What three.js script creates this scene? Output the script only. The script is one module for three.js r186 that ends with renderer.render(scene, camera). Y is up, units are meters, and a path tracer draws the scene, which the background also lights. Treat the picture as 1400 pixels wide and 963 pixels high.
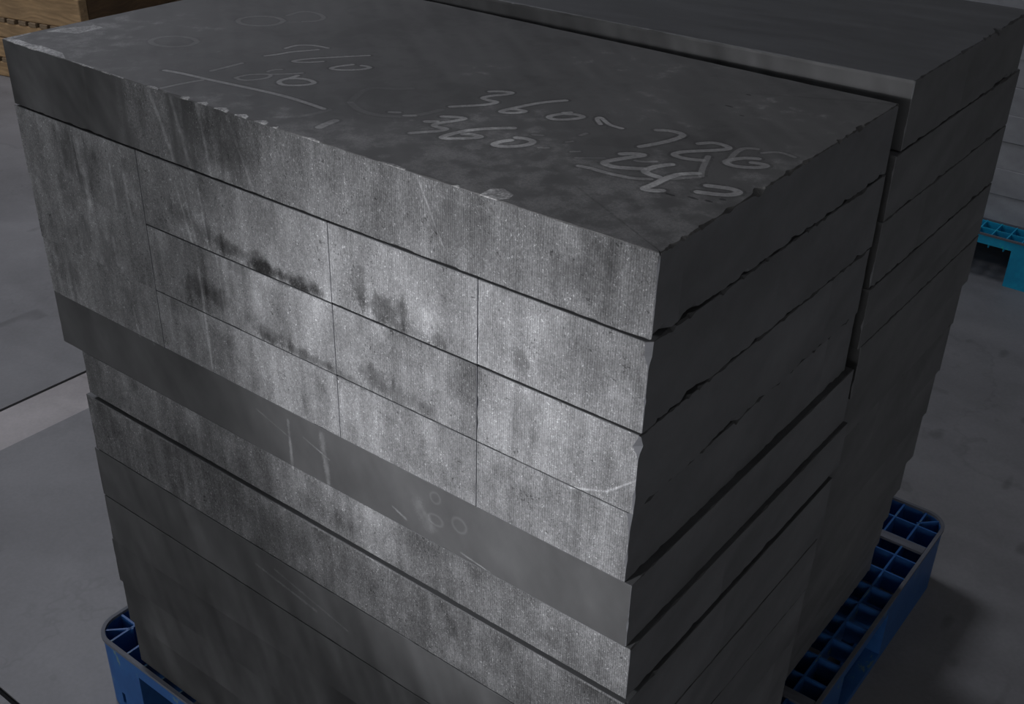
import * as THREE from 'three';
import { mergeGeometries } from 'three/addons/utils/BufferGeometryUtils.js';
import { RoundedBoxGeometry } from 'three/addons/geometries/RoundedBoxGeometry.js';
import { RectAreaLightUniformsLib } from 'three/addons/lights/RectAreaLightUniformsLib.js';
import { Brush, Evaluator, SUBTRACTION } from 'three-bvh-csg';

// ───────────────────────── camera, exposure, large lights ─────────────────────────
const scene = new THREE.Scene();
const TOP = 1.25;                                   // height of the near stack's top above the floor
const camera = new THREE.PerspectiveCamera(34.289, 1400 / 963, 0.05, 60);
camera.position.set(0.43123, TOP + 0.41262, 0.77536);
camera.rotation.order = 'YXZ';
camera.rotation.set(-0.528746, 0.646759, 0.026125);
scene.add(camera);

const renderer = new THREE.WebGLRenderer({ antialias: true });
renderer.toneMapping = THREE.LinearToneMapping;
renderer.toneMappingExposure = 1.0;
renderer.shadowMap.enabled = true;
RectAreaLightUniformsLib.init();
scene.background = new THREE.Color(0x000000);

const LAMPS = {
  // cool white ceiling panels on the left of the hall: [x, z, width, depth, colour, intensity]
  ceiling: [
    [-3.6, 1.4, 2.4, 1.2, 0xf0f3ff, 2.0],
    [-4.4, -1.7, 2.4, 1.2, 0xf2f4ff, 11.5],
  ],
  ceilingHeight: 5.2,
  // added window band in the unseen wall, widened for fill light: x, sill and head heights, colour, intensity
  window: { x0: -5.5, x1: 3.5, y0: 1.2, y1: 3.2, color: 0xfbfbff, intensity: 3.6 },
  // added unseen spot lamp that makes the bright pool on the near stack
  addedSpot: { at: [-0.75, 1.55, 2.3], to: [-0.215, 0.95, 0], angle: 0.19, intensity: 22, color: 0xfbfaff },
};

// ───────────────────────── helpers ─────────────────────────
function random(seed) {
  let a = seed >>> 0;
  return () => { a = (a + 0x6d2b79f5) >>> 0; let t = Math.imul(a ^ (a >>> 15), 1 | a); t = (t + Math.imul(t ^ (t >>> 7), 61 | t)) ^ t; return ((t ^ (t >>> 14)) >>> 0) / 4294967296; };
}
function lattice(seed, n = 256) {
  const r = random(seed), g = new Float32Array(n * n), m = n - 1;
  for (let i = 0; i < g.length; i++) g[i] = r() * 2 - 1;
  return (x, y) => {
    const xi = Math.floor(x), yi = Math.floor(y);
    let fx = x - xi, fy = y - yi;
    fx = fx * fx * (3 - 2 * fx); fy = fy * fy * (3 - 2 * fy);
    const x0 = xi & m, x1 = (xi + 1) & m, y0 = (yi & m) * n, y1 = ((yi + 1) & m) * n;
    const a = g[y0 + x0], b = g[y0 + x1], c = g[y1 + x0], d = g[y1 + x1];
    return a + (b - a) * fx + (c - a) * fy + (a - b - c + d) * fx * fy;
  };
}
const nA = lattice(11), nB = lattice(23), nC = lattice(37), nD = lattice(51);
const fbm = (x, y) => nA(x, y) * 0.5 + nB(x * 2.03, y * 2.03) * 0.28 + nC(x * 4.1, y * 4.1) * 0.16 + nD(x * 8.3, y * 8.3) * 0.1;
const clamp = (v, a, b) => v < a ? a : v > b ? b : v;
const step = (a, b, v) => { const t = clamp((v - a) / (b - a), 0, 1); return t * t * (3 - 2 * t); };

function dataTexture(data, w, h, colour) {
  const t = new THREE.DataTexture(data, w, h);
  t.magFilter = THREE.LinearFilter; t.minFilter = THREE.LinearMipmapLinearFilter; t.generateMipmaps = true;
  t.wrapS = t.wrapT = THREE.RepeatWrapping;
  if (colour) t.colorSpace = THREE.SRGBColorSpace;
  t.needsUpdate = true;
  return t;
}
// fills a colour map and a bump map from one function f(x, y, out) with out = [r, g, b, bump] in 0..255
function paint(w, h, f, bump = true) {
  const c = new Uint8Array(w * h * 4), b = bump ? new Uint8Array(w * h * 4) : null, o = [0, 0, 0, 128];
  for (let j = 0, i = 0; j < h; j++) for (let k = 0; k < w; k++, i += 4) {
    f(k, j, o);
    c[i] = clamp(o[0], 0, 255); c[i + 1] = clamp(o[1], 0, 255); c[i + 2] = clamp(o[2], 0, 255); c[i + 3] = 255;
    if (b) { b[i] = b[i + 1] = b[i + 2] = clamp(o[3], 0, 255); b[i + 3] = 255; }
  }
  return { map: dataTexture(c, w, h, true), bumpMap: b && dataTexture(b, w, h, false) };
}

const names = new Map();
function numbered(name) {
  const n = names.get(name) ?? 0; names.set(name, n + 1);
  return n ? name + '_' + String(n).padStart(3, '0') : name;
}
function shade(o) { o.traverse((m) => { if (m.isMesh) { m.castShadow = true; m.receiveShadow = true; } }); return o; }
function tag(o, label, category, group) {
  o.userData.label = label; o.userData.category = category;
  if (group) o.userData.group = group;
  return o;
}
function structure(o, label) { o.userData.kind = 'structure'; if (label) o.userData.label = label; return o; }
function part(name, geometry, material, parent, position) {
  const m = new THREE.Mesh(geometry, material); m.name = name;
  if (position) m.position.set(...position);
  m.castShadow = m.receiveShadow = true;
  parent.add(m);
  return m;
}
function boxUV(geometry, scale = 1) {                 // uv in metres, from the way each face points
  const g = geometry.index ? geometry.toNonIndexed() : geometry, p = g.attributes.position, n = g.attributes.normal, uv = new Float32Array(p.count * 2);
  for (let i = 0; i < p.count; i++) {
    const ax = Math.abs(n.getX(i)), ay = Math.abs(n.getY(i)), az = Math.abs(n.getZ(i));
    const [u, v] = ax > ay && ax > az ? [p.getZ(i), p.getY(i)] : ay > az ? [p.getX(i), p.getZ(i)] : [p.getX(i), p.getY(i)];
    uv[i * 2] = u * scale; uv[i * 2 + 1] = v * scale;
  }
  g.setAttribute('uv', new THREE.BufferAttribute(uv, 2));
  return g;
}
const box = (w, h, d) => boxUV(new THREE.BoxGeometry(w, h, d));

// ───────────────────────── the hall: floor, walls, ceiling ─────────────────────────
const concrete = paint(2048, 2048, (k, j, o) => {
  const x = k / 2048 * 5, y = j / 2048 * 5;                     // metres; the tile's seams lie in the floor joints
  const big = fbm(x * 2.2, y * 2.2), mid = fbm(x * 11 + 7, y * 11 + 3), trowel = nB(x * 5 + mid, y * 20 + big * 2), grain = nD(k * 0.5, j * 0.5);
  let v = 121 + big * 13 + mid * 6 + trowel * 4 + grain * 3;
  const s = nC(x * 19 + 5, y * 9 + 9); if (s > 0.8) v -= (s - 0.8) * 110;
  const r = Math.abs(nA(x * 1.7 + mid * 0.3, y * 1.1 + 40)); if (r < 0.02) v -= (0.02 - r) * 400;      // faint scratches and tyre lines
  o[0] = v; o[1] = v; o[2] = v * 1.015; o[3] = 128 + big * 20 + mid * 20 + trowel * 14;
});
for (const t of [concrete.map, concrete.bumpMap]) { t.repeat.set(1 / 5, 1 / 5); t.offset.set(0.424, -0.0258); }
const floorMaterial = new THREE.MeshStandardMaterial({ ...concrete, bumpScale: 0.0006, roughness: 0.5 });
const stripMaterial = new THREE.MeshStandardMaterial({ ...concrete, color: 0xfff8f4, bumpScale: 0.0004, roughness: 0.6 });
stripMaterial.color.multiplyScalar(1.85);
const jointMaterial = new THREE.MeshStandardMaterial({ color: 0x101113, roughness: 0.95 });
const wallMaterial = new THREE.MeshStandardMaterial({ color: 0xb4b2ae, roughness: 0.9 });
const paleWallMaterial = new THREE.MeshStandardMaterial({ color: 0xe2e0dc, roughness: 0.9 });  // unseen right wall made paler to bounce light onto the right-hand faces
const ceilingMaterial = new THREE.MeshStandardMaterial({ color: 0xa2a3a5, roughness: 0.9 });

const HALL = { x0: -11, x1: 5.2, z0: -12, z1: 9, h: 6 };
{
  const floor = new THREE.Group(); floor.name = 'floor'; structure(floor, 'smooth grey concrete floor of the hall with dark joints and a paler strip'); scene.add(floor);
  const slab = (name, x0, x1, z0, z1, material, label) => {
    const g = boxUV(new THREE.BoxGeometry(x1 - x0, 0.2, z1 - z0).translate((x0 + x1) / 2, -0.1, (z0 + z1) / 2));
    const m = part(name, g, material, floor);
    if (label) m.userData.label = label;
  };
  const J = 0.0055;
  slab('slab', HALL.x0, -2.12 - J, HALL.z0, HALL.z1, floorMaterial);
  slab('strip', -2.12 + J, -1.957, HALL.z0, 0.129 - J, stripMaterial, 'paler floor strip along the dark joint');
  slab('slab', -1.957, HALL.x1, HALL.z0, 0.129 - J, floorMaterial);
  slab('slab', -2.12 + J, HALL.x1, 0.129 + J, HALL.z1, floorMaterial);
  part('joint_filler', new THREE.BoxGeometry(2 * J, 0.15, HALL.z1 - HALL.z0).translate(-2.12, -0.081, (HALL.z0 + HALL.z1) / 2), jointMaterial, floor);
  part('joint_filler', new THREE.BoxGeometry(HALL.x1 + 2.12 - J, 0.15, 2 * J).translate((HALL.x1 - 2.12 + J) / 2, -0.081, 0.129), jointMaterial, floor);
  const wall = (name, w, d, x, z, material = wallMaterial) => { const m = new THREE.Mesh(box(w, HALL.h, d).translate(x, HALL.h / 2, z), material); m.name = name; structure(m); shade(m); scene.add(m); };
  const W = HALL.x1 - HALL.x0, D = HALL.z1 - HALL.z0, cx = (HALL.x0 + HALL.x1) / 2, cz = (HALL.z0 + HALL.z1) / 2;
  wall('wall_left', 0.3, D + 0.6, HALL.x0 - 0.15, cz);
  wall('wall_right', 0.3, D + 0.6, HALL.x1 + 0.15, cz, paleWallMaterial);
  wall('wall_back', W, 0.3, cx, HALL.z0 - 0.15);
  const { x0, x1, y0, y1, color, intensity } = LAMPS.window, front = new THREE.Group(); front.name = 'wall_front'; structure(front); scene.add(front);
  for (const [a, b, c, d] of [[HALL.x0, x0, 0, HALL.h], [x1, HALL.x1, 0, HALL.h], [x0, x1, 0, y0], [x0, x1, y1, HALL.h]])
    part('wall_panel', box(b - a, d - c, 0.3).translate((a + b) / 2, (c + d) / 2, HALL.z1 + 0.15), wallMaterial, front);
  const win = new THREE.Group(); win.name = 'window_1'; structure(win, 'added glowing window band in the unseen front wall, widened for fill light'); scene.add(win);
  const glow = new THREE.MeshStandardMaterial({ color: 0xdfe3e6, emissive: color, emissiveIntensity: 0.5, roughness: 0.6 }), n = 9;
  for (let i = 0; i < n; i++) part('pane', new THREE.BoxGeometry((x1 - x0) / n - 0.05, y1 - y0 - 0.05, 0.02).translate(x0 + (i + 0.5) * (x1 - x0) / n, (y0 + y1) / 2, HALL.z1 + 0.2), glow, win);
  for (let i = 0; i <= n; i++) part('mullion', new THREE.BoxGeometry(0.05, y1 - y0, 0.08).translate(x0 + i * (x1 - x0) / n, (y0 + y1) / 2, HALL.z1 + 0.2), ceilingMaterial, win);
  for (const y of [y0 + 0.0125, y1 - 0.0125]) part('window_frame', new THREE.BoxGeometry(x1 - x0, 0.025, 0.08).translate((x0 + x1) / 2, y, HALL.z1 + 0.2), ceilingMaterial, win);
  part('backing', new THREE.BoxGeometry(x1 - x0, y1 - y0, 0.04).translate((x0 + x1) / 2, (y0 + y1) / 2, HALL.z1 + 0.27), ceilingMaterial, win);
  const light = new THREE.RectAreaLight(color, intensity, x1 - x0, y1 - y0); light.position.set((x0 + x1) / 2, (y0 + y1) / 2, HALL.z1 + 0.15); scene.add(light);
  const c = new THREE.Mesh(box(W + 0.6, 0.3, D + 0.6).translate(cx, HALL.h + 0.15, cz), ceilingMaterial); c.name = 'ceiling'; structure(c); shade(c); scene.add(c);
}

// ───────────────────────── graphite surfaces ─────────────────────────
const FX0 = -1.04, FX1 = 0.04, FY0 = -1.1, FY1 = 0.005;    // the area the front map covers, metres, y from the stack's top
const SMUDGES = [[-325, -166, 45, 20, 34], [-360, -150, 14, 26, 22], [-470, -179, 62, 11, 36], [-544, -173, 40, 13, 24], [-622, -162, 34, 22, 24], [-669, -156, 24, 22, 28], [-349, -262, 26, 20, 26], [-300, -270, 50, 12, 16], [-462, -274, 58, 9, 34], [-655, -246, 30, 18, 26], [-606, -250, 30, 14, 26], [-145, -162, 15, 26, 26], [-575, -196, 30, 8, 14], [-85, -45, 40, 34, 7], [-230, -40, 60, 30, 6], [-880, -130, 60, 40, 14], [-860, -250, 50, 40, 16], [-940, -300, 40, 60, 14], [-100, -240, 30, 12, 10], [-505, -181, 60, 9, 26], [-585, -170, 30, 12, 24], [-430, -182, 24, 7, 26], [-400, -279, 40, 7, 22], [-520, -268, 50, 10, 22], [-560, -258, 30, 12, 18], [-290, -180, 50, 9, 20], [-620, -40, 30, 50, 12], [-560, -60, 26, 34, 12], [-905, -180, 20, 50, 12]];
const DRIPS = [[-870, -108, -859, -199, 9, 26], [-801, -122, -800, -185, 5, 24], [-773, -130, -770, -192, 5, 18], [-643, -220, -641, -362, 4, 26], [-501, -385, -500, -457, 4, 26], [-441, -380, -434, -450, 8, 22], [-880, -100, -880, -158, 4, 16], [-694, -5, -662, -88, 6, 20], [-656, -2, -633, -90, 5, 22], [-608, 0, -596, -89, 4, 20], [-557, -6, -524, -85, 4, 16], [-625, -110, -618, -186, 3, 22], [-668, -112, -650, -184, 4, 20], [-655, -110, -640, -187, 3, 16], [-605, -190, -600, -280, 3, 12], [-820, -230, -818, -270, 6, 16], [-800, -330, -795, -370, 4, 20], [-768, -335, -764, -372, 4, 14], [-276, -2, -244, -66, 2, 26], [-76, -284, -33, -268, 2, 34], [-33, -268, -2, -240, 2, 30], [-325, -432, -305, -440, 3, 30], [-220, -446, -177, -452, 2, 30], [-475, -398, -430, -412, 2, 22], [-560, -392, -500, -410, 2, 16], [-600, -672, -480, -690, 4, 16], [-560, -660, -420, -690, 3, 14], [-285, -408, -268, -432, 14, 12]];
const RINGS = [[-258, -418, 11, 8], [-222, -408, 10, 10], [-258, -386, 8, 8]];
const SMOOTH = [[-0.4535, -0.3685], [-1.2, -0.6375]];           // courses of smooth dark slabs
const rowTone = (y) => y > -0.0895 ? -15 : y > -0.188 ? 2 : y > -0.2815 ? 4 : y > -0.3685 ? 0 : y > -0.4535 ? -9 : y > -0.538 ? -15 : y > -0.638 ? -22 : y > -0.731 ? -8 : y > -0.8235 ? -14 : y > -0.9135 ? -19 : y > -1.0005 ? -17 : -20;
const pixelNoise = (() => { const r = random(77), a = new Float32Array(1 << 20); for (let i = 0; i < a.length; i++) a[i] = r(); return a; })();

const front = paint(2048, 2048, (k, j, o) => {
  const x = FX0 + (k + 0.5) / 2048 * (FX1 - FX0), y = FY0 + (j + 0.5) / 2048 * (FY1 - FY0), X = x * 1000, Y = y * 1000;
  const tone = rowTone(y), row = Math.floor(tone * 7 + 400);
  const cloud = fbm(x * 14 + row, y * 9 + row * 0.37), fine = fbm(x * 60 + row, y * 40), streak = nB(x * 120 + row * 3, y * 6 + row), wide = nC(x * 34 + row, y * 5);
  let smooth = 0;
  for (const [a, b] of SMOOTH) if (y > a && y < b) smooth = 1;
  if (y > -0.0895) smooth = Math.max(smooth, 1 - step(-0.79, -0.60, x + wide * 0.14 + streak * 0.05 + cloud * 0.05));     // the oily left end of the top slab
  const sawn = 1 - smooth, h = pixelNoise[(k * 7919 + j * 104729 + k * j) & 0xfffff], h2 = pixelNoise[(k * 31 + j * 2053) & 0xfffff];
  const patch = nD(x * 30 + row * 5, y * 26 + row), run = nA(x * 210 + row, y * 11 + row);
  let v = 112 + tone + cloud * 24 + fine * 14 + streak * 8 + wide * 8 + patch * patch * patch * 22 + Math.max(0, run - 0.4) * 16 * step(-0.15, -0.5, x), b = 128 + fine * 26;
  // saw lines of the cut faces, clearest towards the right
  const cut = step(-0.62, -0.30, x + cloud * 0.08), line = Math.sin(x * 2 * Math.PI / 0.0027 + nA(x * 260, y * 3) * 1.4);
  v += sawn * cut * line * 9; b += sawn * (0.2 + 0.8 * cut) * line * 44;
  // grain, bright grains and pits
  const g2 = nD(k * 0.55, j * 0.42);
  const g3 = nB(k * 0.9, j * 0.33), g4 = nA(k * 0.27, j * 0.12);
  v += sawn * (g2 * 13 + g3 * 13 + g4 * 8 + (h - 0.5) * 20); b += sawn * (g2 * 26 + (h - 0.5) * 24);
  const dense = 0.5 + 0.5 * step(-0.3, 0.5, fine + cloud);
  const sp = nA(k * 0.46 + 9, j * 0.37) + (h2 - 0.5) * 0.5;
  if (sp > 0.98 - dense * 0.16) v += sawn * 66;
  const pit = nC(k * 0.26 + 31, j * 0.3 + 5) + nB(k * 0.045, j * 0.045) * 0.35;
  if (pit > 0.98) { v -= sawn * 40; b -= sawn * 90; }
  if (smooth > 0) {
    const low = y < -0.6375 ? 1 : 0, smear = nC(x * 26 + y * 10, y * 7 + 3) + nA(x * 60 + y * 20, y * 12) * 0.6;
    const mott = (1 - low) * (y > -0.0895 ? 1 : 0.3) * (nB(x * 40 + y * 18, y * 22 + 5) + nC(x * 90 + y * 60, y * 50) * 0.6 + patch * 0.7) * 9;
    const sv = 84 + mott + tone + cloud * (8 + low * 6) + smear * (3 + low * 6) * (low ? step(-0.1, 0.5, Math.abs(smear)) + 0.3 : 1) + nB(x * 22 + y * 16, y * 14 + row) * 5 + fine * 4 + (h - 0.5) * 3;
    const sb = 128 + cloud * 14 + fine * 8;
    v = v * sawn + sv * smooth; b = b * sawn + sb * smooth;
  }
  const ragged = fine * 0.5 + streak * 0.35 + g2 * 0.25;
  for (const [cx, cy, rx, ry, s] of SMUDGES) {
    const dx = (X - cx) / rx, dy = (Y - cy) / ry;
    if (dx < -1.6 || dx > 1.6 || dy < -1.6 || dy > 1.6) continue;
    v -= 1.5 * s * step(1.05, 0.3, Math.hypot(dx, dy) + ragged * 1.2 - Math.max(0, streak) * 0.45) * (0.75 + 0.6 * g2 + 0.3 * g3);
  }
  for (const [x0, y0, x1, y1, w, s] of DRIPS) {
    const ex = x1 - x0, ey = y1 - y0, t = clamp(((X - x0) * ex + (Y - y0) * ey) / (ex * ex + ey * ey), 0, 1);
    const d = Math.hypot(X - x0 - ex * t, Y - y0 - ey * t);
    if (d < w * 1.5) v += 1.45 * s * step(w * (0.8 + 0.4 * fine), w * 0.25, d + g2 * w * 0.25) * (0.75 + 0.4 * nB(X * 0.2, Y * 0.12));
  }
  for (const [cx, cy, rx, ry] of RINGS) { const d = Math.abs(Math.hypot((X - cx) / rx, (Y - cy) / ry) - 1 + fine * 0.2); if (d < 0.28) v += 16 * (1 - d / 0.28); }
  // a lighter, cleaner cut on the end piece of the second course, with a slanting border
  if (Y < -90 && Y > -188 && X > -200) { const edge = -Y - 76 - (X + 72) * 1.05; v += step(-4, 4, edge + fine * 8) * 7; }
  if (Y < -188 && Y > -281 && X > -197 && X < -150 + (Y + 190) * 0.02) v += 16;
  o[0] = v * 0.99; o[1] = v; o[2] = v * 1.005; o[3] = b;
});
const frontMaterial = new THREE.MeshStandardMaterial({ ...front, bumpScale: 0.0005, roughness: 0.6, metalness: 0.0 });

const side = paint(1024, 1024, (k, j, o) => {
  const x = k / 1024, y = j / 1024, cloud = fbm(x * 8, y * 16), fine = fbm(x * 64, y * 64), wipe = nB(x * 16 + y * 32, y * 16);
  let v = 116 + cloud * 10 + fine * 4 + wipe * 6 + (pixelNoise[(k * 313 + j * 7001) & 0xfffff] - 0.5) * 4;
  o[0] = v * 0.985; o[1] = v; o[2] = v * 1.02; o[3] = 128 + cloud * 30 + fine * 30;
});
const litSideMaterial = new THREE.MeshStandardMaterial({ ...side, color: new THREE.Color(1.9, 1.9, 1.92), bumpScale: 0.0006, roughness: 0.6 });  // side finish brightened; stands in for light reaching the distant stack
const sideMaterial = new THREE.MeshStandardMaterial({ ...side, bumpScale: 0.0006, roughness: 0.62 });
const nearSideMaterial = new THREE.MeshStandardMaterial({ ...side, color: new THREE.Color(1.08, 1.08, 1.1), bumpScale: 0.0006, roughness: 0.6 });  // paler copy for the near stack, making up for missing light from the right
const plainTopMaterial = new THREE.MeshStandardMaterial({ ...side, color: new THREE.Color(0.5, 0.5, 0.495), bumpScale: 0.0004, roughness: 0.55 });  // darker copy; on the near slabs it stands in for shade inside the joints

// the top of the near stack: wiped dark graphite, chalk figures, worn edges
const TX0 = -1.03, TX1 = 0.03, TZ0 = -0.56, TZ1 = 0.02, TW = 2048, TH = 1120;
const chalk = document.createElement('canvas'); chalk.width = TW; chalk.height = TH;
const pen = chalk.getContext('2d');
const px = (x) => (x / 1000 - TX0) / (TX1 - TX0) * TW, pz = (z) => (z / 1000 - TZ0) / (TZ1 - TZ0) * TH;
pen.lineCap = pen.lineJoin = 'round';
function trace(points) {                                 // a smooth curve through the points (mm)
  const p = []; for (let i = 0; i < points.length; i += 2) p.push([px(points[i]), pz(points[i + 1])]);
  pen.beginPath(); pen.moveTo(...p[0]);
  for (let i = 1; i < p.length - 1; i++) pen.quadraticCurveTo(...p[i], (p[i][0] + p[i + 1][0]) / 2, (p[i][1] + p[i + 1][1]) / 2);
  pen.lineTo(...p[p.length - 1]); pen.stroke();
}
const strokes = [];
function stroke(width, strength, ...points) { strokes.push([width, strength, points]); }
stroke(9,35,-802,-308,-795,-296,-796,-281,-805,-268,-819,-260,-835,-258,-848,-264,-856,-276,-854,-291,-846,-304,-831,-313,-815,-314,-802,-308);
stroke(8,30,-820,-332,-825,-354,-818,-368,-797,-370,-773,-360,-766,-340,-779,-324);
stroke(9,30,-805,-160,-798,-149,-799,-136,-807,-124,-820,-116,-836,-114,-850,-119,-858,-130,-857,-144,-849,-156,-835,-164,-819,-166,-805,-160);
stroke(8,90,-732,-52,-710,-58,-676,-62,-634,-68,-594,-75,-554,-80,-520,-80,-485,-78);
stroke(7,60,-678,-6,-676,-22,-673,-39,-668,-57);
stroke(7,60,-689,-88,-688,-112,-687,-134);
stroke(6,60,-646,-89,-647,-104,-636,-118,-625,-127,-617,-116,-622,-100,-632,-87,-646,-89);
stroke(6,60,-625,-127,-611,-141,-602,-155);
stroke(6,60,-637,-132,-638,-142,-631,-148);
stroke(8,90,-598,-144,-597,-130,-600,-120,-595,-110,-583,-107,-570,-116,-561,-130,-562,-139,-576,-142,-588,-138,-595,-131);
stroke(7,80,-690,-175,-683,-189,-680,-210,-670,-224,-662,-239);
stroke(7,80,-697,-216,-699,-232,-691,-243,-678,-251,-658,-253);
stroke(7,80,-595,-264,-609,-246,-624,-226,-638,-207,-646,-191,-648,-180,-636,-184,-626,-195,-619,-206);
stroke(8,80,-582,-221,-589,-207,-592,-192,-583,-191,-569,-201,-559,-214,-555,-226,-563,-228,-570,-226);
stroke(10,22,-479,-114,-458,-101,-431,-100,-409,-110,-394,-126,-388,-147,-385,-162);
stroke(10,15,-479,-114,-497,-146,-500,-171,-476,-182,-462,-198);
stroke(12,60,-444,-32,-446,-42,-447,-58);
stroke(8,60,-422,-119,-414,-124);
stroke(8,60,-402,-121,-394,-128);
stroke(9,20,-503,-23,-486,-39,-479,-64,-478,-80);
stroke(9,85,-386,-251,-380,-259,-362,-267,-365,-253,-375,-240,-379,-225,-366,-224,-354,-227,-357,-212,-370,-195,-384,-178);
stroke(9,90,-300,-283,-314,-264,-323,-240,-329,-218,-333,-202,-326,-201,-315,-210,-310,-222,-320,-221,-328,-216);
stroke(9,80,-272,-246,-280,-233,-281,-222,-271,-219,-260,-229,-252,-241,-251,-250,-262,-251,-271,-244);
stroke(8,80,-276,-246,-271,-252);
stroke(9,80,-369,-146,-359,-155,-344,-159,-349,-144,-357,-128,-359,-117,-347,-116,-338,-119,-340,-108,-351,-94,-359,-83);
stroke(11,60,-371,-122,-363,-128);
stroke(10,90,-287,-168,-304,-152,-318,-133,-325,-112,-327,-93,-318,-95,-306,-108,-293,-124,-306,-124,-315,-118);
stroke(10,85,-266,-136,-272,-125,-272,-112,-260,-114,-248,-127,-243,-140,-245,-149,-256,-151,-266,-146);
stroke(6,40,-258,-165,-250,-170);
stroke(6,40,-219,-197,-218,-206);
stroke(5,40,-218,-170,-215,-176);
stroke(6,40,-230,-138,-223,-143);
stroke(5,50,-198,-150,-192,-156);
stroke(8,70,-169,-122,-157,-125,-144,-124,-126,-126,-110,-129,-96,-139);
stroke(7,90,-223,-241,-234,-250,-238,-257,-236,-261,-224,-252,-213,-245,-198,-245);
stroke(10,75,-166,-266,-157,-273,-144,-275,-135,-271,-136,-255,-141,-236,-152,-210);
stroke(10,75,-110,-259,-104,-270,-92,-274,-77,-269,-84,-256,-99,-240,-112,-225,-115,-212,-103,-210,-92,-213,-83,-218);
stroke(11,75,-155,-179,-148,-188,-134,-193,-142,-179,-152,-159,-157,-145,-144,-142,-132,-147,-116,-158);
stroke(6,50,-134,-172,-126,-174,-117,-184);
stroke(11,75,-101,-187,-108,-176,-112,-164,-112,-152,-102,-149,-93,-149);
stroke(11,85,-68,-183,-79,-173,-84,-160,-86,-143,-86,-125,-89,-113,-80,-114,-72,-121);
stroke(8,50,-79,-154,-72,-166,-63,-175);
stroke(8,60,-84,-232,-76,-210,-69,-192,-62,-179);
stroke(11,80,-45,-161,-34,-166,-21,-170,-12,-166,-16,-154,-30,-146,-44,-141);
stroke(5,30,-184,-139,-162,-157);
stroke(8,50,-56,-285,-67,-282,-69,-265,-64,-243,-60,-231);
stroke(10,75,-42,-260,-50,-256,-59,-245,-65,-230,-54,-224,-40,-229,-28,-239,-25,-249,-34,-249,-41,-246);
stroke(6,50,-46,-278,-40,-288,-30,-293,-15,-289);
function patch(strength, ...points) {
  pen.fillStyle = `rgba(255,0,0,${strength / 100})`; pen.beginPath();
  for (let i = 0; i < points.length; i += 2) pen.lineTo(px(points[i]), pz(points[i + 1]));
  pen.fill();
}
for (const [w, s, p] of strokes) { pen.strokeStyle = `rgba(0,0,255,${0.75 * Math.min(1, s / 80)})`; pen.lineWidth = (w + 4.5) / 1000 / (TX1 - TX0) * TW; trace(p); }
for (const [w, s, p] of strokes) { pen.strokeStyle = `rgba(0,255,0,${s / 100})`; pen.lineWidth = w * 0.78 / 1000 / (TX1 - TX0) * TW; trace(p); }
patch(55, -990, -58, -990, -83, -971, -112, -975, -120, -953, -120, -951, -94, -950, -80);
patch(70, -998, -1, -971, 0, -950, 0, -889, 0, -860, -1, -886, -14, -933, -15, -951, -11, -981, -12);
patch(60, -1000, 0, -1000, -40, -996, -40, -990, -10);
for (const [x0, x1, d, s] of [[-850, -800, 3, 60], [-790, -740, 2, 50], [-701, -676, 5, 70], [-640, -622, 8, 60], [-609, -590, 8, 60], [-580, -555, 9, 90], [-546, -523, 9, 95], [-514, -492, 10, 95], [-485, -474, 6, 80], [-440, -410, 4, 60], [-330, -290, 5, 60], [-235, -221, 5, 80]])
  patch(s, x0, 2, x1, 2, x1 - 3, -d * 0.6, (x0 + x1) / 2, -d, x0 + 6, -d * 0.5);
patch(75, -197, 2, -198, -17, -189, -26, -172, -20, -170, -10, -178, 2);
const chalkPixels = pen.getImageData(0, 0, TW, TH).data;
const CHIPS = [[-147, -392, 6, 2], [-120, -372, 4, 1.5], [-60, -118, 5, 2], [-40, -125, 8, 2], [-25, -128, 6, 2], [-17, -140, 5, 3], [-150, -446, 3, 1.5]];
const top = paint(TW, TH, (k, j, o) => {
  const i = (j * TW + k) * 4, x = TX0 + k / TW * (TX1 - TX0), z = TZ0 + j / TH * (TZ1 - TZ0), X = x * 1000, Z = z * 1000;
  const cloud = fbm(x * 9, z * 9), fine = fbm(x * 60, z * 60), brush = nB((x * 0.8 - z) * 60, (x + z * 0.8) * 9), h = pixelNoise[(k * 7919 + j * 1291) & 0xfffff];
  const a = chalkPixels[i + 3] / 255, red = chalkPixels[i] / 255 * a, green = chalkPixels[i + 1] / 255 * a, blue = chalkPixels[i + 2] / 255 * a;
  let v = 83 + cloud * 8 + fine * 4 + brush * 5 + (h - 0.5) * 5;
  // scuffed, grainy graphite dust around the writing and at the near corner
  const dust = step(-0.15, 0.45, cloud + fine * 0.7 + step(-0.62, -0.1, x) * 0.3 + step(-0.24, 0.0, z) * 0.5 - step(-0.2, -0.4, z) * 0.35 - 0.42);
  v += dust * (17 + fine * 18 + nB(k * 0.35, j * 0.35) * 9 + (h - 0.5) * 16) - step(0.1, 0.6, -cloud + fine * 0.8) * 8;
  const wear = 0.6 + 0.55 * nD(k * 0.3, j * 0.3) + fine * 0.4;
  v -= blue * 27 * clamp(wear, 0, 1.2);
  v += green * (70 + nD(k * 0.2, j * 0.2) * 12 + nB(k * 0.7, j * 0.7) * 10 + fine * 16);
  v += red * 105 * clamp(wear + 0.3, 0.5, 1.3);
  for (const [cx, cz, rx, rz] of CHIPS) if (Math.hypot((X - cx) / rx, (Z - cz) / rz) + fine * 0.8 < 1) v -= 45;
  o[0] = v; o[1] = v; o[2] = v * 0.99; o[3] = 128 + fine * 30 + brush * 12 + (h - 0.5) * 20;
});
const topMaterial = new THREE.MeshStandardMaterial({ ...top, bumpScale: 0.0004, roughness: 0.62 });

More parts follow.
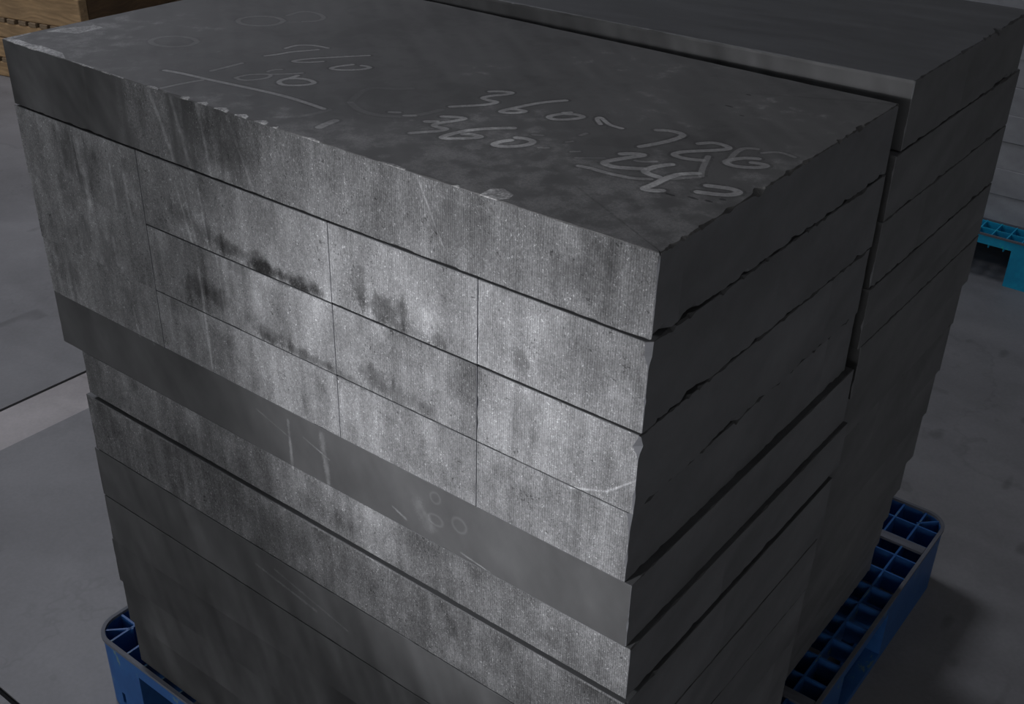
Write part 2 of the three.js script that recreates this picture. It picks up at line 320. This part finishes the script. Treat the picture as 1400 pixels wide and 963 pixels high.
// ───────────────────────── graphite blocks ─────────────────────────
// corners: [x, z] of near right, far right, far left, near left; y0..y1 from the stack's top; slot: height of the open joint under the block
const SLOT_DEPTH = 0.014;
function blockGeometry(corners, y0, y1, { seed = 1, slot = 0, chips = [1, 1], edge = 0.0008, pitch = 0.006, ragged = 0.3, uvShift = 0, uvLift = 0 } = {}) {
  const r = random(seed), phase = r() * 200, H = y1 - y0;
  const cx = corners.reduce((s, c) => s + c[0], 0) / 4, cz = corners.reduce((s, c) => s + c[1], 0) / 4;
  // sides in order: right (+x), back, left, front
  const loop = [];
  for (let e = 0; e < 4; e++) {
    const [ax, az] = corners[e], [bx, bz] = corners[(e + 1) % 4], L = Math.hypot(bx - ax, bz - az), dx = (bx - ax) / L, dz = (bz - az) / L;
    const nx = -dz, nz = dx, n = Math.max(2, Math.round(L / (e === 0 || e === 3 ? pitch : pitch * 6)));          // inward is (-n)
    for (let i = 0; i <= n; i++) {
      const t = i === 0 ? 0.0002 : i === n ? L - 0.0002 : L * i / n, first = t < L / 2;
      loop.push({ x: ax + dx * t, z: az + dz * t, ix: -nx, iz: -nz, e, s: e * 10 + t, near: first ? t : L - t, tx: first ? dx : -dx, tz: first ? dz : -dz, key: first ? e : (e + 1) % 4 });
    }
  }
  // the inward normal must point at the centre
  for (const p of loop) if ((cx - p.x) * p.ix + (cz - p.z) * p.iz < 0) { p.ix *= -1; p.iz *= -1; }
  const chip = (s, which, e) => {
    const a = e === 0 ? chips[which] : e === 3 ? ragged : 0.3;
    const n1 = nA(s * 48 + phase, which * 17 + 3), n2 = nB(s * 150 + phase, which * 9), n3 = nC(s * 17 + phase, which * 5), n4 = Math.max(0, nD(s * 95 + phase, which * 7));
    return edge + a * (Math.max(0, n1 - 0.1) * 0.0022 + Math.max(0, n2) * 0.0014 + n4 * n4 * 0.004 + Math.max(0, n1 + n3 - 0.8) * 0.005);
  };
  const N = loop.length, levels = [];
  const ring = (yf, inset) => levels.push(loop.map((p) => {
    const y = yf(p), d = inset(p, y);
    let x = p.x + p.ix * d, z = p.z + p.iz * d;
    if (p.near < 0.02) {                                    // vertical edges: small bevel with chips down its length
      const a = chips[2] * (p.key === 0 ? 1 : p.key === 3 ? 0.35 : 0.2);
      const n = nA(y * 70 + phase, p.key * 13 + 1), m = nB(y * 260 + phase, p.key * 7), c = 0.0003 + a * (Math.max(0, n - 0.2) * 0.006 + Math.max(0, m) * 0.0014);
      const push = Math.max(0, c + d - p.near + p.near * 0.05);
      x += p.tx * push; z += p.tz * push;
    }
    return [x - cx, y, z - cz];
  }));
  if (slot) { ring(() => 0, () => SLOT_DEPTH); ring(() => slot, () => SLOT_DEPTH); }
  else ring(() => 0, (p) => chip(p.s, 0, p.e));
  if (slot) ring(() => slot, (p) => chip(p.s, 0, p.e));
  ring((p) => slot + chip(p.s, 0, p.e) * 1.1, () => 0);
  const K = Math.max(3, Math.round(H / 0.008));
  for (let i = 1; i < K; i++) ring(() => slot + 0.012 + (H - slot - 0.024) * (i - 0.5) / (K - 1), () => 0);
  ring((p) => H - chip(p.s, 1, p.e) * 0.9, () => 0);
  ring(() => H, (p) => chip(p.s, 1, p.e));
  const V = [[], [], []], U = [[], [], []];                  // front, side, top
  const put = (mat, p) => {
    V[mat].push(p[0], p[1], p[2]);
    const x = p[0] + cx, y = p[1] + y0, z = p[2] + cz;
    if (mat === 0) U[0].push((x + uvShift - FX0) / (FX1 - FX0), (y + uvLift - FY0) / (FY1 - FY0));
    else if (mat === 1) U[1].push(z + x * 0.7 + phase, y + phase * 0.37);
    else U[2].push((x - TX0) / (TX1 - TX0), (z - TZ0) / (TZ1 - TZ0));
  };
  const tri = (m, a, b, c) => { put(m, a); put(m, b); put(m, c); };
  for (let l = 0; l < levels.length - 1; l++) for (let i = 0; i < N; i++) {
    const k = (i + 1) % N, a = levels[l][i], b = levels[l][k], c = levels[l + 1][k], d = levels[l + 1][i];
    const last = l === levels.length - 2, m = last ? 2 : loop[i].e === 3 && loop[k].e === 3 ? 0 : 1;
    tri(m, a, b, c); tri(m, a, c, d);
  }
  const T = levels[levels.length - 1], B = levels[0];
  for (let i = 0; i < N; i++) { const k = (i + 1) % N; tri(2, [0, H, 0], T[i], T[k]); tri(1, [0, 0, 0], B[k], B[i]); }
  const g = new THREE.BufferGeometry(), pos = V.flat(), uv = U.flat();
  g.setAttribute('position', new THREE.Float32BufferAttribute(pos, 3));
  g.setAttribute('uv', new THREE.Float32BufferAttribute(uv, 2));
  let at = 0;
  for (let m = 0; m < 3; m++) { g.addGroup(at, V[m].length / 3, m); at += V[m].length / 3; }
  g.computeVertexNormals();
  return { g, cx, cz };
}
function block(name, corners, y0, y1, options, materials, label, group) {
  const { g, cx, cz } = blockGeometry(corners, y0, y1, options);
  const m = new THREE.Mesh(g, materials); m.name = numbered(name);
  m.position.set(cx, TOP + y0, cz);
  shade(m); tag(m, label, 'graphite block', group); scene.add(m);
  return m;
}
const rect = (x0, x1, zf, zn = 0) => [[x1, zn], [x1, zf], [x0, zf], [x0, zn]];
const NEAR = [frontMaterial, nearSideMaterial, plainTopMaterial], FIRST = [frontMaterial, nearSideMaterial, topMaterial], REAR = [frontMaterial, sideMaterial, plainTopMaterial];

// the near stack
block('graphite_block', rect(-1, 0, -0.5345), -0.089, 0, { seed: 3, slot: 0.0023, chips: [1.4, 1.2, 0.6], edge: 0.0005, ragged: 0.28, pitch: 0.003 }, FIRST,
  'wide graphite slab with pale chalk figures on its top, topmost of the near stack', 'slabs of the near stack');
const columns = [-1.002, -0.7408, -0.4075, -0.1985, 0];
const COLUMN = ['left end', 'second from left', 'third from left', 'right corner'];
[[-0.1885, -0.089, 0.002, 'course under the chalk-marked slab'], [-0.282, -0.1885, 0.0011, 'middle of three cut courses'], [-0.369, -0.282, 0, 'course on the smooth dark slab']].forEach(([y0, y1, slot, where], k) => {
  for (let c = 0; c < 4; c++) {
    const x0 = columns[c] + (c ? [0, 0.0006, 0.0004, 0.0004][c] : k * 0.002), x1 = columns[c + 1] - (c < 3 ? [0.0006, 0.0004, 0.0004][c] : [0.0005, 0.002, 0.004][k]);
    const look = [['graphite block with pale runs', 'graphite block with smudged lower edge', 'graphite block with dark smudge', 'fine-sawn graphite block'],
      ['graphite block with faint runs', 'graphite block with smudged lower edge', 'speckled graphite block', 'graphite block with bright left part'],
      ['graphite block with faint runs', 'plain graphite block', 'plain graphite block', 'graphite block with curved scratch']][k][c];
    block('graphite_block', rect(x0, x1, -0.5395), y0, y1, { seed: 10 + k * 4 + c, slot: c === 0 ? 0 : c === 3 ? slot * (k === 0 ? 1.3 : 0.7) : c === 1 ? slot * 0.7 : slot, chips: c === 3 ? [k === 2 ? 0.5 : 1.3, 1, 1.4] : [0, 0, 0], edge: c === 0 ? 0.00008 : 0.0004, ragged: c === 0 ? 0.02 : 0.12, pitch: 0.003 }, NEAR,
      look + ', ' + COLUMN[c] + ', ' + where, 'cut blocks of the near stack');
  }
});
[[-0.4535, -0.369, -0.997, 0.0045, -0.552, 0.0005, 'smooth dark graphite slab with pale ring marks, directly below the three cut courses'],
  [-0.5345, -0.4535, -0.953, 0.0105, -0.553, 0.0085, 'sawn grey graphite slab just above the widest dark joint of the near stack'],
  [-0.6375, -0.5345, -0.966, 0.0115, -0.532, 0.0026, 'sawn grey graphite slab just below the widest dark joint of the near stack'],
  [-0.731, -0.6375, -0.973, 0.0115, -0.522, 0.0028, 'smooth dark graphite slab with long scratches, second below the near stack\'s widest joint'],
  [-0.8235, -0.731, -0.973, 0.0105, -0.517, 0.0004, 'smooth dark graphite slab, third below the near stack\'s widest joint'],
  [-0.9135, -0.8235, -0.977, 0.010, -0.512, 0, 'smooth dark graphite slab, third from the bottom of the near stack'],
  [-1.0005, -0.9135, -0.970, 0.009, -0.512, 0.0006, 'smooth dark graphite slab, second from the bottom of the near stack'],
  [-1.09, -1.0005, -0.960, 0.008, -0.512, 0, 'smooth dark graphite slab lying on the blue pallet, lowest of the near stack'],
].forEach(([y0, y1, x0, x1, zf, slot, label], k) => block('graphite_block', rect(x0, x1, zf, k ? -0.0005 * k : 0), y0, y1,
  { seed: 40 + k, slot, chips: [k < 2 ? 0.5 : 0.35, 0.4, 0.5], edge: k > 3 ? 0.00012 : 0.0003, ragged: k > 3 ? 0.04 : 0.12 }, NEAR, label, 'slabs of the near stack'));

// the stack behind it, on the same pallet
const RANK = ['topmost', 'second from the top', 'third from the top', 'fourth from the top', 'fifth from the top', 'sixth from the top', 'seventh from the top', 'eighth from the top', 'ninth from the top', 'tenth from the top', 'eleventh from the top', 'twelfth from the top', 'lowest, on the blue pallet'];
[[0.018, 0], [-0.0728, 0], [-0.1605, 0], [-0.257, 0], [-0.348, 0], [-0.433, -0.006], [-0.517, -0.0085], [-0.612, -0.0135], [-0.705, -0.018], [-0.80, -0.027], [-0.88, -0.036], [-0.95, -0.042], [-1.02, -0.047]].forEach(([y1, x1], k, all) => {
  const y0 = k < 12 ? all[k + 1][0] : -1.09, zn = [-0.576, -0.563, -0.562, -0.565, -0.577, -0.565, -0.572, -0.572, -0.573, -0.575, -0.575, -0.575, -0.575][k];
  const tilt = k ? 0.006 : 0.04;
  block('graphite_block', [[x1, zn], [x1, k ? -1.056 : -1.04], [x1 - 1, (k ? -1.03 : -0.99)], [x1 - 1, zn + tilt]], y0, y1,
    { seed: 70 + k, slot: [0.0015, 0.0006, 0.0018, 0.0012, 0.0004, 0.0022, 0.0012, 0.0008, 0, 0, 0, 0, 0][k], chips: [k < 3 ? 1 : 0.6, k < 1 ? 1.1 : 0.5, 0.4], edge: 0.0005, uvShift: -0.03, uvLift: -0.745 - (y1 - 0.018), pitch: 0.004 }, REAR,  // uvLift picks the dark courses, so the rear fronts carry shade in their colour
    'graphite slab of the taller rear stack, front darkened for shade, ' + RANK[k], 'slabs of the rear stack');
});

// ───────────────────────── blue plastic pallets ─────────────────────────
const plastic = paint(512, 512, (k, j, o) => {
  const x = k / 512, y = j / 512, a = fbm(x * 8, y * 8), f = fbm(x * 64, y * 32), s = nB(x * 64 + 3, y * 16);
  const w = step(0.42, 0.62, a + f * 0.6) ;                    // worn, dusty scuffs
  o[0] = 40 + a * 8 + w * 55; o[1] = 90 + a * 12 + f * 6 + w * 26; o[2] = 150 + a * 14 + f * 6 - w * 30; o[3] = 128 + f * 40 + s * 20;
});
for (const t of [plastic.map, plastic.bumpMap]) t.repeat.set(2, 2);
const plasticMaterial = new THREE.MeshStandardMaterial({ ...plastic, bumpScale: 0.0004, roughness: 0.5 });
const litCyanMaterial = new THREE.MeshStandardMaterial({ ...plastic, color: new THREE.Color(0.3, 3.2, 1.8), bumpScale: 0.0004, roughness: 0.45 });  // same plastic, tinted and brightened in colour for the light on the far pallet
const rimMaterial = new THREE.MeshStandardMaterial({ ...side, color: new THREE.Color(0.72, 0.75, 0.85), bumpScale: 0.0006, roughness: 0.7 });

const PX0 = -1.092, PX1 = 0.022, PZ0 = -1.32, PZ1 = 0.008, PH = 0.16, DECK = 0.125, CR = 0.05;
function roundedRect(path, x0, x1, y0, y1, [ra, rb, rc, rd]) {    // corner radii: (x0,y0) (x1,y0) (x1,y1) (x0,y1)
  path.moveTo(x0 + ra, y0); path.lineTo(x1 - rb, y0); if (rb) path.absarc(x1 - rb, y0 + rb, rb, -Math.PI / 2, 0);
  path.lineTo(x1, y1 - rc); if (rc) path.absarc(x1 - rc, y1 - rc, rc, 0, Math.PI / 2);
  path.lineTo(x0 + rd, y1); if (rd) path.absarc(x0 + rd, y1 - rd, rd, Math.PI / 2, Math.PI);
  path.lineTo(x0, y0 + ra); if (ra) path.absarc(x0 + ra, y0 + ra, ra, Math.PI, Math.PI * 1.5);
  return path;
}
// an upright ring (walls of thickness t) standing on y0, up to y1; plan coordinates (x, z)
function ringGeometry(x0, x1, z0, z1, radii, t, y0, y1) {
  const s = roundedRect(new THREE.Shape(), x0, x1, -z1, -z0, radii);
  if (t) s.holes.push(roundedRect(new THREE.Path(), x0 + t, x1 - t, -z1 + t, -z0 - t, radii.map((v) => Math.max(0, v - t))));
  return boxUV(new THREE.ExtrudeGeometry(s, { depth: y1 - y0, bevelEnabled: false, curveSegments: 10 }).rotateX(-Math.PI / 2).translate(0, y0, 0));
}
function makePallet(material) {
  const pallet = new THREE.Group(), cx = (PX0 + PX1) / 2, cz = (PZ0 + PZ1) / 2, hx = (PX1 - PX0) / 2, hz = (PZ1 - PZ0) / 2;
  part('deck_frame', ringGeometry(-hx, hx, -hz, hz, [CR, CR, CR, CR], 0.005, DECK, PH - 0.006), material, pallet);
  part('rim', ringGeometry(-hx - 0.002, hx + 0.002, -hz - 0.002, hz + 0.002, [CR, CR, CR, CR], 0.007, PH - 0.006, PH), rimMaterial, pallet).userData.label = 'scuffed grey rim';
  const xs = [[-1.092, -0.96], [-0.63, -0.44], [-0.110, 0.022]], zs = [[-1.32, -1.0], [-0.79, -0.53], [-0.315, 0.008]];
  const cutter = new Evaluator();
  xs.forEach(([x0, x1], i) => zs.forEach(([z0, z1], k) => {
    const r = [0, 0, 0, 0];                                   // in plan with y = -z: (x0,-z1) (x1,-z1) (x1,-z0) (x0,-z0)
    if (k === 2 && i === 0) r[0] = CR; if (k === 2 && i === 2) r[1] = CR; if (k === 0 && i === 2) r[2] = CR; if (k === 0 && i === 0) r[3] = CR;
    let g = ringGeometry(x0 - cx, x1 - cx, z0 - cz, z1 - cz, r, 0.005, 0, DECK);
    if (k === 2 && i !== 1) {                                 // drain slot low in the front of a corner leg
      const cut = (w, h, x, y) => new Brush(new THREE.BoxGeometry(w, h, 0.05).translate((x0 + x1) / 2 - cx + x, y, z1 - cz));
      const a = new Brush(g), b = cut(0.009, 0.026, 0.002, 0.03); a.updateMatrixWorld(); b.updateMatrixWorld();
      g = cutter.evaluate(a, b, SUBTRACTION).geometry; g = boxUV(g); g.clearGroups();
    }
    part('leg', g, material, pallet);
  }));
  xs.forEach(([x0, x1]) => {                                  // skids between the legs, along the long sides
    const w = 0.05, x = x0 < -1 ? x0 + w / 2 : x1 > 0 ? x1 - w / 2 : (x0 + x1) / 2;
    for (const [z0, z1] of [[-1.0, -0.79], [-0.53, -0.315]]) part('skid', box(w, 0.018, z1 - z0), material, pallet, [x - cx, 0.009, (z0 + z1) / 2 - cz]);
  });
  const T = 0.004, y0 = DECK - 0.012, hgt = PH - 0.004 - y0;
  const nx = 23, nz = 22;
  const across = box(2 * hx - 0.012, hgt, T), along = box(T, hgt, 2 * hz - 0.012);
  for (let i = 1; i < nx; i++) part('rib', along, material, pallet, [-hx + i * 2 * hx / nx, y0 + hgt / 2, 0]);
  for (let i = 1; i < nz; i++) part('rib', across, material, pallet, [0, y0 + hgt / 2, -hz + i * 2 * hz / nz]);
  for (const z of [-1.185, -0.66, -0.13]) part('deck_bar', box(2 * hx - 0.012, 0.006, 0.022), rimMaterial, pallet, [0, PH - 0.0035, z - cz]);
  for (const [sx, sz] of [[-1, 1], [1, 1], [1, -1], [-1, -1]]) {
    const m = part('corner_web', box(0.052, hgt, T), material, pallet, [sx * (hx - 0.034), y0 + hgt / 2, sz * (hz - 0.034)]);
    m.rotation.y = sx * sz > 0 ? -Math.PI / 4 : Math.PI / 4;
  }
  pallet.position.set(cx, 0, cz);
  return pallet;
}
const pallet = makePallet(plasticMaterial); pallet.name = numbered('plastic_pallet');
tag(pallet, 'dark blue plastic grid pallet under the two graphite stacks', 'pallet'); scene.add(pallet);
const farPallet = pallet.clone(); farPallet.name = numbered('plastic_pallet');
farPallet.traverse((o) => { if (o.isMesh && o.material === plasticMaterial) o.material = litCyanMaterial; });
farPallet.position.x += 0.313; farPallet.position.z -= 2.876;
tag(farPallet, 'cyan-blue plastic pallet, light put into its colour, cut by the right edge of the picture', 'pallet'); scene.add(farPallet);

// the stack on the far pallet
const FROM_BELOW = ['lowest', 'second from the bottom', 'third from the bottom', 'fourth from the bottom', 'fifth from the bottom', 'sixth from the bottom', 'seventh from the bottom', 'eighth from the bottom', 'ninth from the bottom', 'tenth from the bottom'];
for (let k = 0; k < 10; k++) {
  const y0 = -1.09 + k * 0.0885, s = [0, 3, -2, 2, 0, -3, 1, 2, 0, -1][k] / 1000;
  block('graphite_block', rect(-0.74 + s, 0.26 + s, -3.53, -2.998 + s), y0, y0 + 0.0885, { seed: 120 + k, slot: [0, 0.0015, 0.0006, 0.0018, 0, 0.001, 0, 0.0012, 0, 0.001][k], chips: [0.4, 0.4, 0.3], edge: 0.0006, pitch: 0.02 }, [litSideMaterial, litSideMaterial, litSideMaterial],
    'graphite slab of the distant stack on the cyan-blue pallet, ' + FROM_BELOW[k], 'slabs of the distant stack');
}

// ───────────────────────── wooden pallets at the back left ─────────────────────────
const wood = paint(512, 512, (k, j, o) => {
  const x = k / 512, y = j / 512, g = nB(x * 8, y * 128 + nA(x * 8, y * 8) * 3), f = fbm(x * 32, y * 128), a = fbm(x * 4 + 2, y * 8);
  const v = 1 + g * 0.09 + f * 0.08 + a * 0.1;
  o[0] = 168 * v; o[1] = 140 * v; o[2] = 104 * v; o[3] = 128 + g * 50 + f * 30;
});
const woodMaterial = new THREE.MeshStandardMaterial({ ...wood, bumpScale: 0.0012, roughness: 0.85 });
const greyWoodMaterial = new THREE.MeshStandardMaterial({ ...wood, color: new THREE.Color(0.62, 0.68, 0.8), bumpScale: 0.0012, roughness: 0.9 });
const shadedWoodMaterial = new THREE.MeshStandardMaterial({ ...wood, color: new THREE.Color(0.3, 0.27, 0.25), bumpScale: 0.0012, roughness: 0.9 });  // wood darkened in colour to stand for shade on the end face
function makeWoodPallet(seed, tall) {
  const r = random(seed), p = new THREE.Group(), L = 1.3, D = 1.0, soft = (w, h, d) => boxUV(new RoundedBoxGeometry(w, h, d, 2, Math.min(w, h, d) * 0.14));
  // x along the front, z backwards
  const right = 0.545, mid = right - L / 2;
  for (let i = 0; i < 4; i++) {
    const deep = i ? 0.1 : 0.055, z = i ? -0.05 - i * (D - 0.1) / 3 : -deep / 2, j = () => (r() - 0.5) * 0.012, cut = i ? 0.03 : 0;
    part('lower_beam', soft(L - cut + j(), 0.072, deep), woodMaterial, p, [mid - cut / 2 + j(), 0.036, z]);
    part('upper_beam', soft(L - cut + j(), tall, deep), woodMaterial, p, [mid - cut / 2 + j(), 0.093 + tall / 2, z]);
  }
  part('end_board', soft(0.026, 0.066, D - 0.07), shadedWoodMaterial, p, [right - 0.014, 0.036, -0.057 - (D - 0.07) / 2]).userData.label = 'end board with shade painted into its colour';
  part('end_board', soft(0.026, tall - 0.008, D - 0.07), shadedWoodMaterial, p, [right - 0.012, 0.093 + tall / 2, -0.057 - (D - 0.07) / 2]).userData.label = 'end board with shade painted into its colour';
  const slat = soft(0.044, 0.021, D);
  for (let i = 0; i < 20; i++) part('slat', slat, greyWoodMaterial, p, [right - 0.03 - i * 0.0645, 0.0825, -D / 2 + 0.006 + (r() - 0.5) * 0.008]);
  return p;
}
const PLACE = ['bottom', 'middle', 'top'];
for (let k = 0; k < 3; k++) {
  const p = makeWoodPallet(200 + k, [0.094, 0.136, 0.094][k]); p.name = numbered('wooden_pallet');
  p.position.set(-4.76 + [0, 0.012, -0.01][k], [0, 0.189, 0.42][k], -1.99 + [0, -0.006, 0.004][k]); p.rotation.y = Math.atan2(0.225, 0.975) + [0, 0.01, -0.008][k];
  tag(p, 'pale wooden beam pallet standing at the back left, ' + PLACE[k] + ' one of its pile', 'pallet', 'wooden pallets at the back left'); scene.add(p);
}

// ───────────────────────── lamps ─────────────────────────
LAMPS.ceiling.forEach(([x, z, w, d, colour, intensity], k) => {
  const lamp = new THREE.Group(); lamp.name = numbered('ceiling_lamp'); lamp.position.set(x, LAMPS.ceilingHeight, z);
  part('housing', box(w + 0.06, 0.08, d + 0.06), ceilingMaterial, lamp, [0, 0.05, 0]);
  part('diffuser', new THREE.BoxGeometry(w, 0.01, d), new THREE.MeshStandardMaterial({ color: 0xffffff, emissive: colour, emissiveIntensity: 0.6 }), lamp, [0, 0.004, 0]);
  for (const s of [-1, 1]) part('hanger', new THREE.CylinderGeometry(0.006, 0.006, HALL.h - LAMPS.ceilingHeight - 0.09, 8), jointMaterial, lamp, [s * w * 0.35, 0.09 + (HALL.h - LAMPS.ceilingHeight - 0.09) / 2, 0]);
  const light = new THREE.RectAreaLight(colour, intensity, w, d);
  light.position.set(x, LAMPS.ceilingHeight - 0.01, z); light.rotation.x = -Math.PI / 2; light.castShadow = true; scene.add(light);
  tag(lamp, ['cool white ceiling lamp hanging in front of the stacks', 'cool white ceiling lamp hanging over the wooden pallets', 'warm white ceiling lamp hanging over the distant stack'][k] ?? 'ceiling lamp', 'lamp'); scene.add(lamp);
});
{
  const { at, to, angle, intensity, color } = LAMPS.addedSpot, lamp = new THREE.Group(); lamp.name = 'added_spot_lamp';
  lamp.position.set(at[0], 0, at[2]);
  const dir = new THREE.Vector3(to[0] - at[0], to[1] - at[1], to[2] - at[2]).normalize(), head = new THREE.Group(); head.name = 'lamp_head';
  head.position.set(0, at[1], 0); lamp.add(head);
  head.lookAt(head.position.clone().add(dir));
  part('housing', new THREE.CylinderGeometry(0.07, 0.05, 0.1, 32).rotateX(Math.PI / 2), jointMaterial, head, [0, 0, -0.06]);
  part('lens', new THREE.CylinderGeometry(0.06, 0.06, 0.008, 32).rotateX(Math.PI / 2), new THREE.MeshStandardMaterial({ color: 0xffffff, emissive: color, emissiveIntensity: 1 }), head, [0, 0, -0.005]);
  part('pole', new THREE.CylinderGeometry(0.014, 0.014, at[1] - 0.42, 16), jointMaterial, lamp, [0, (at[1] + 0.3) / 2, 0]);
  for (let i = 0; i < 3; i++) {
    const a = i * Math.PI * 2 / 3 + 0.5, leg = part('leg', new THREE.CylinderGeometry(0.01, 0.01, 0.62, 12), jointMaterial, lamp, [Math.cos(a) * 0.225, 0.218, Math.sin(a) * 0.225]);
    leg.quaternion.setFromUnitVectors(new THREE.Vector3(0, 1, 0), new THREE.Vector3(-Math.cos(a) * 0.45, 0.42, -Math.sin(a) * 0.45).normalize());
  }
  shade(lamp); tag(lamp, 'added unseen spot lamp on a black tripod, making the bright pool on the near stack', 'lamp'); scene.add(lamp);
  const spot = new THREE.SpotLight(color, intensity, 0, angle, 1, 2);
  spot.position.set(at[0] + dir.x * 0.02, at[1] + dir.y * 0.02, at[2] + dir.z * 0.02); spot.target.position.set(...to);
  spot.castShadow = true; spot.shadow.radius = 3; scene.add(spot, spot.target);
}

renderer.render(scene, camera);
